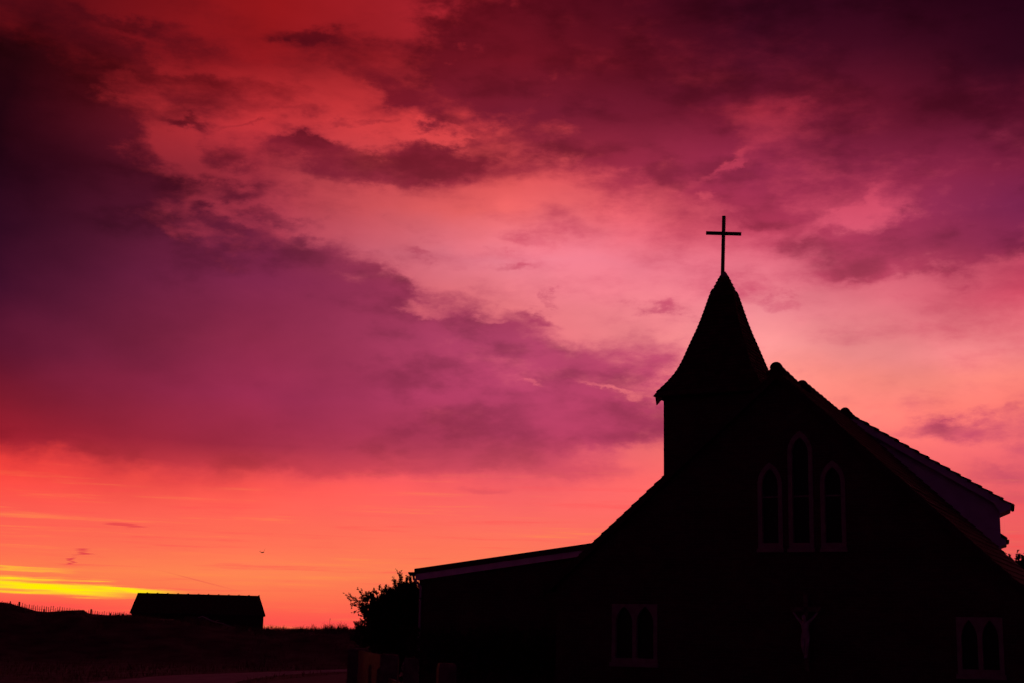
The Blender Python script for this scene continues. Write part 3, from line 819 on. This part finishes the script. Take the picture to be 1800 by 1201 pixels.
# ------------------------------------------------------------------ barn
BY = 160.0
BR = math.radians(9.9)
bu = Vector((math.cos(BR), math.sin(BR), 0)); bn = Vector((-math.sin(BR), math.cos(BR), 0))
bc = at_y(347, 1078, BY); bc.z = 0
def bp(px, py, off):                                    # photo point on the barn's long plane, off metres behind its front -> (x, z)
    d = ray(px, py); k = ((bc + bn*off - EYE).dot(bn)) / d.dot(bn); X = EYE + d*k
    return (X-bc).dot(bu), X.z
Wd = 6.0
barn = empty('barn', bc, BR)
tag(barn, 'long low black barn with hipped tiled roof on the dune skyline', 'barn')
(el_, z_a), (er_, z_b) = bp(228, 1077, 0), bp(466.5, 1083, 0)
ze = (z_a+z_b)/2
wl_, wr_ = bp(230.5, 1078, 0)[0], bp(463.5, 1083, 0)[0]
(rl_, z_c), (rr_, z_d) = bp(242, 1044.5, Wd/2), bp(456.5, 1047.5, Wd/2)
zk = (z_c+z_d)/2
gz0 = float(terrain(bc.x, BY+3))-.4
MB().box(wl_, wr_, .25, Wd-.25, gz0, ze).build('wall', 'barn', barn)
v = [(el_, 0, ze-.06), (er_, 0, ze-.06), (er_, Wd, ze-.06), (el_, Wd, ze-.06), (el_, 0, ze+.06), (er_, 0, ze+.06), (er_, Wd, ze+.06), (el_, Wd, ze+.06), (rl_, Wd/2, zk), (rr_, Wd/2, zk)]
broof = add('roof', v, [(0,1,2,3), (0,1,5,4), (1,2,6,5), (2,3,7,6), (3,0,4,7), (4,5,9,8), (5,6,9), (6,7,8,9), (7,4,8)], 'tile', barn)
first = None
for k in range(12):
    f_ = (k+.5)/12
    x0 = v[8][0] + (v[9][0]-v[8][0])*k/12; x1 = v[8][0] + (v[9][0]-v[8][0])*(k+1)/12
    if first is None:
        ln = x1-x0; mb = MB()
        mb.tube([(0, 0, 0), (ln*.97, 0, 0)], .10, 8); mb.tube([(ln*.86, 0, .035), (ln, 0, .035)], [.13, .15], 8)
        o = mb.build('ridge_tile', 'tile', broof); first = o
    else:
        o = first.copy(); C.objects.link(o); o.parent = broof
    o.location = (x0, Wd/2, zk-.03)
MB().box(-1.4, 1.2, .2, .248, gz0, ze-.25).build('door', 'timber', barn)
MB().box(el_+.1, er_-.1, -.06, -.002, ze-.1, ze-.01).build('gutter', 'metal', barn)

# ------------------------------------------------------------------ paling fence on the dune
FY = 84.0
tops = [(10, 1059), (17, 1057), (25, 1062), (33, 1060), (53, 1064), (70, 1064.5), (85, 1067), (100, 1067), (115, 1068.5), (135, 1071), (150, 1074), (160, 1073), (170, 1074.5), (200, 1077), (227, 1079)]
pal = empty('paling_fence', (at_y(120, 1080, FY).x, FY, 0)); pxo = pal.location.x
tag(pal, 'chestnut paling fence of thin uneven stakes along the dune crest left of barn', 'fence')
x = 19.0; pts = []
while x < 227:
    yt = float(np.interp(x, [a for a, _ in tops], [b for _, b in tops])) + rng.normal(0, 1.0)
    if 24 < x < 31 or 146 < x < 152: yt += 1.5
    p_ = at_y(x, yt, FY); lean = rng.normal(0, .025); w = abs(rng.normal(.021, .004))
    zb_ = p_.z - .75
    X = p_.x - pxo
    MB().hexa([(X-w+lean*-2, -.015, zb_), (X+w-lean*2, -.015, zb_), (X+w-lean*2, .015, zb_), (X-w-lean*2, .015, zb_), (X-w*.6, -.012, p_.z), (X+w*.6, -.012, p_.z-.02), (X+w*.6, .012, p_.z), (X-w*.6, .012, p_.z)]).build('pale', 'timber', pal)
    pts.append((X, .02, p_.z-.2))
    x += 3.9 * rng.uniform(.75, 1.25)
for dz_ in (0, -.32):
    MB().tube([(a, b_, c_+dz_) for a, b_, c_ in pts], .006, 4).build('wire', 'metal', pal)
for xp, yt, w in ((33.5, 1058, .052), (160, 1071, .05), (17.5, 1057, .03), (77, 1071, .05), (194, 1078, .05)):
    p_ = at_y(xp, yt, FY); X = p_.x - pxo
    MB().tube([(X, .07, p_.z-1.1), (X, .07, p_.z-.01), (X, .07, p_.z)], [w, w, w*.85], 8).build('post', 'timber', pal)

# ------------------------------------------------------------------ vegetation
def shoots(n_sh, origin_fn, dir_fn, len_fn, leaf, per, mbB):
    V_, F_ = [], []
    leaf = leaf * .72; per = int(per * 2.0)
    for _ in range(n_sh):
        p = Vector(origin_fn()); d = Vector(dir_fn(p)).normalized(); ln = len_fn()
        k = 5; ptsl = [p.copy()]
        for i in range(k):
            d = (d + Vector(rng.normal(0, .12, 3)) + Vector((0, 0, .05))).normalized(); p = p + d*ln/k; ptsl.append(p.copy())
        mbB.tube(ptsl, [.010, .009, .008, .006, .005, .003], 4, False)
        for i in range(per):
            t = rng.uniform(.1, 1.0); q_ = t*k; i0 = min(int(q_), k-1)
            c = ptsl[i0].lerp(ptsl[i0+1], q_-i0)
            dd = (ptsl[i0+1]-ptsl[i0]).normalized()
            side = Vector(rng.normal(0, 1, 3)).cross(dd).normalized()
            a = (dd*.7 + side*.8).normalized(); wv = a.cross(Vector(rng.normal(0, 1, 3))).normalized()
            l = leaf*rng.uniform(.6, 1.4); w = l*.24
            n0 = len(V_)
            V_ += [tuple(c), tuple(c + a*l*.5 + wv*w), tuple(c + a*l), tuple(c + a*l*.5 - wv*w)]
            F_.append((n0, n0+1, n0+2, n0+3))
    return V_, F_
def shrub(name, label, cat, blobs, spikes, base, stems, leaf=.075, dens=420, yd=None):
    # blobs: (px, py, radius m, depth, n) crown lumps; spikes: (px, py tip) long shoots breaking the outline
    root = empty(name, base)
    tag(root, label, cat)
    mbB = MB(); V_, F_ = [], []
    off = Vector(base)
    cents = []
    for (px, py, r, y, n) in blobs:
        c = at_y(px, py, y) - off; cents.append((c, r))
        def og(): 
            q = Vector(rng.normal(0, 1, 3)).normalized() * r * rng.uniform(.15, .95) ** .5; q.y *= 1.1; return c + q
        def dr(p): return (p-c).normalized()*.8 + Vector((0, 0, .7)) + Vector(rng.normal(0, .35, 3))
        v_, f_ = shoots(n, og, dr, lambda: rng.uniform(.12, .34), leaf, 16, mbB)
        k = len(V_); V_ += v_; F_ += [tuple(i+k for i in f) for f in f_]
    for (x0, y0, x1, y1, y) in spikes:
        p0 = at_y(x0, y0, y) - off; p1 = at_y(x1, y1, y) - off
        v_, f_ = shoots(1, lambda: p0, lambda p: (p1-p0), lambda: (p1-p0).length, leaf*.9, 22, mbB)
        k = len(V_); V_ += v_; F_ += [tuple(i+k for i in f) for f in f_]
        for _ in range(4):
            t = rng.uniform(.3, .9)
            v_, f_ = shoots(1, lambda: p0.lerp(p1, t), lambda p: (p1-p0).normalized() + Vector(rng.normal(0, .6, 3)), lambda: (p1-p0).length*.35, leaf*.9, 9, mbB)
            k = len(V_); V_ += v_; F_ += [tuple(i+k for i in f) for f in f_]
    for c, r in cents:
        s0 = Vector((rng.normal(0, .12), rng.normal(0, .12), -.1)); m_ = (s0+c)/2 + Vector((rng.normal(0, .12), rng.normal(0, .1), .1))
        mbB.tube([s0, m_, c], [.05, .035, .02], 6)
    mbB.build('branches', 'bark', root)
    tag(raw('foliage', V_, F_, 'leaf', root), kind='stuff')
    return root
SY = 44.0
bb = at_y(690, 1195, SY)
blobs = [(650, 1078, .20, SY, 90), (672, 1066, .26, SY, 130), (698, 1055, .32, SY, 170), (716, 1044, .28, SY+.5, 130), (730, 1052, .35, SY+1.2, 130), (726, 1075, .4, SY+.8, 150),
         (664, 1097, .36, SY, 190), (695, 1085, .45, SY, 240), (730, 1095, .45, SY+1.2, 160), (660, 1125, .5, SY, 170), (700, 1120, .6, SY, 240), (735, 1130, .5, SY+1.2, 140),
         (690, 1160, .7, SY, 160), (640, 1120, .3, SY, 60), (650, 1056, .10, SY, 26), (725, 1120, .5, SY+.6, 160), (700, 1070, .3, SY+.4, 220), (672, 1085, .3, SY+.4, 180), (722, 1062, .3, SY+1.0, 200), (715, 1095, .4, SY+1.0, 220)]
spk = [(645, 1070, 609, 1047, SY), (648, 1066, 613, 1055, SY), (650, 1070, 621, 1074, SY), (645, 1092, 622, 1096, SY), (648, 1100, 628, 1107, SY), (650, 1065, 631, 1038, SY), (655, 1062, 643, 1043, SY),
       (665, 1056, 659, 1038, SY), (672, 1050, 667, 1032, SY), (682, 1047, 678, 1030, SY), (690, 1046, 684, 1033, SY), (700, 1040, 694, 1012, SY), (703, 1038, 701, 1003, SY), (705, 1038, 709, 1010, SY), (711, 1034, 716, 1013, SY+.3), (720, 1034, 722, 1014, SY+.5),
       (698, 1038, 691, 1022, SY), (640, 1075, 618, 1060, SY), (676, 1050, 674, 1037, SY), (660, 1060, 652, 1045, SY)]
shrub('shrub', 'scraggy dark shrub with twiggy shoots at the left corner of the annex', 'shrub', blobs, spk, (bb.x, SY, 0), 6)
RY = 66.0
bb = at_y(1835, 1190, RY)
blobs = [(1812, 1010, .7, RY, 420), (1840, 1004, .9, RY, 450), (1803, 1037, .9, RY, 420), (1833, 1060, 1.2, RY, 520), (1791, 1000, .3, RY, 110), (1787, 1020, .5, RY, 160), (1868, 1035, 1.1, RY, 450), (1815, 1095, 1.0, RY, 380), (1855, 1095, 1.1, RY, 380)]
spk = [(1790, 990, 1787, 969, RY), (1792, 985, 1791, 975, RY), (1798, 985, 1797, 976, RY), (1776, 990, 1774, 977, RY)]
tr = shrub('small_tree', 'bushy dark treetop showing beside the right eave of the church', 'tree', blobs, spk, (bb.x, RY, 0), 6, leaf=.11)
# low planting at the annex foot
HY = 39.5
bb = at_y(810, 1190, HY)
shrub('low_hedge', 'low dark hedge along the foot of the annex wall', 'hedge',
      [(px, py, .45, HY + .05*(px-760)/50*-1, 70) for px in range(745, 960, 30) for py in (1140, 1168)], [(px, 1135, px+rng.normal(0, 6), 1116 + rng.normal(0, 4), HY) for px in range(760, 950, 14)], (bb.x, HY, 0), 4)

# dune grass
n = 40000
gxs = rng.uniform(-32, 3, n); gys = np.where(rng.random(n) < .45, rng.uniform(76.5, 81.5, n), rng.uniform(43, 80, n))
gzs = terrain(gxs, gys)
clump = np.clip(.55 + .5*np.sin(gxs*1.7 + np.sin(gys*1.1)*2) * np.sin(gys*1.3 + 1.2*np.sin(gxs*.8)), .12, 1.1)
tall = np.exp(-((gxs + 10.6)/.9)**2) + .7*np.exp(-((gxs + 8.9)/.6)**2) + .5*np.exp(-((gxs+13.4)/.5)**2)
h = rng.uniform(.08, .30, n) * clump * (1 + .9*tall) * (.6 + .8*np.abs(np.sin(gxs*3.7)*np.sin(gxs*1.9+.6)))
lane_poly = [at_z(px, py, 0) for px, py in ((-150, 1235), (167, 1199), (292, 1188), (400, 1184), (500, 1180.5), (615, 1176.5), (760, 1174), (760, 1177), (615, 1180.5), (500, 1187), (472, 1190), (425, 1197), (380, 1212), (200, 1300))]
fore_poly = [at_z(px, py, 0) for px, py in ((470, 1199), (511, 1193.5), (560, 1188.5), (615, 1184.5), (760, 1181), (860, 1330), (480, 1330))]
def inside(P, x, y):
    c = np.zeros(len(x), bool); m_ = len(P)
    for i in range(m_):
        a, b = P[i], P[(i+1) % m_]
        t = ((a.y > y) != (b.y > y)) & (x < (b.x-a.x)*(y-a.y)/((b.y-a.y) or 1e-9) + a.x)
        c ^= t
    return c
h = np.where(inside(lane_poly, gxs, gys) | inside(fore_poly, gxs, gys), 0.004, h)
h = np.where((gys > 78.5) & (gxs < -21.5), h*.3, h)
hd = rng.uniform(0, 2*np.pi, n); ld = rng.uniform(0, 2*np.pi, n); ln = h*rng.uniform(.1, .7, n); w = rng.uniform(.006, .014, n)
V_ = np.zeros((n, 5, 3))
ax_, ay_ = np.cos(hd)*w, np.sin(hd)*w; lx, ly = np.cos(ld)*ln, np.sin(ld)*ln
for i, (t, ww, bend) in enumerate(((0, -1, 0), (0, 1, 0), (.6, .8, .35), (.6, -.8, .35), (1, 0, 1))):
    V_[:, i, 0] = gxs + ax_*ww + lx*bend; V_[:, i, 1] = gys + ay_*ww + ly*bend; V_[:, i, 2] = gzs - .02 + h*t
fs = []
for i in range(n):
    k = 5*i; fs += [(k, k+1, k+2, k+3), (k+3, k+2, k+4)]
tag(raw('dune_grass', V_.reshape(-1, 3).tolist(), fs, 'grass'), 'dry marram grass growing over the dune slope', 'grass', kind='stuff')
# one tall stalk on the skyline
p_ = at_y(579, 1108, 80); q_ = at_y(580, 1088.5, 80)
st = empty('grass_stalk', (p_.x, 80, p_.z-.1))
MB().tube([(0, 0, 0), ((q_.x-p_.x)*.4, 0, (q_.z-p_.z)*.5+.05), (q_.x-p_.x, 0, q_.z-p_.z+.1)], [.012, .01, .006], 5).build('stem', 'grass', st)
MB().tube([(q_.x-p_.x, 0, q_.z-p_.z+.02), (q_.x-p_.x+.01, 0, q_.z-p_.z+.1), (q_.x-p_.x+.015, 0, q_.z-p_.z+.16)], [.008, .016, .004], 5).build('seed_head', 'grass', st)
tag(st, 'single tall grass stalk standing above the skyline between barn and shrub', 'plant')

# pale branch on the slope below the barn
pp = [at_y(x, y, 78.6) for x, y in ((349, 1086), (356, 1083.5), (366, 1089), (378, 1094), (390, 1096), (400, 1100), (411, 1104))]
b0 = pp[0]
br = empty('fallen_branch', (b0.x, 78.6, b0.z))
MB().tube([p - b0 for p in pp], [.02, .03, .035, .035, .03, .025, .015], 6).build('limb', 'paledrift', br)
MB().tube([pp[3]-b0, pp[3]-b0+Vector((.12, -.1, .1)), pp[3]-b0+Vector((.3, -.15, .12))], [.02, .014, .006], 5).build('twig', 'paledrift', br)
tag(br, 'thin pale bent branch lying on the slope in front of the barn', 'branch')

# gull
G = at_y(461.5, 971.5, 230.0)
gull = empty('gull', G)
tag(gull, 'small dark bird gliding in the orange sky above the barn', 'bird')
k = 230.0 / F
mb = MB()
mb.tube([(-.30, .1, -.02), (-.18, .08, 0), (0, 0, 0), (.18, -.08, .02), (.27, -.12, .03)], [.02, .06, .09, .06, .02], 8)
mb.build('body', 'feather', gull, True)
def wing(pts, chord):
    V_ = []; F_ = []
    for i, ((x, z), c) in enumerate(zip(pts, chord)):
        V_ += [(x, -c*.4, z), (x, 0, z+.03), (x, c*.6, z), (x, 0, z-.02)]
    for i in range(len(pts)-1):
        for j in range(4):
            F_.append((4*i+j, 4*i+(j+1) % 4, 4*i+4+(j+1) % 4, 4*i+4+j))
    F_ += [(0, 1, 2, 3), tuple(4*(len(pts)-1)+j for j in (3, 2, 1, 0))]
    return V_, F_
add('wing', *wing([(.05, .0), (.18, .16), (.28, .34), (.40, .52)], [.2, .22, .18, .05]), 'feather', gull)
add('wing', *wing([(-.05, .0), (-.18, .05), (-.32, .10), (-.50, .12)], [.2, .22, .18, .05]), 'feather', gull)
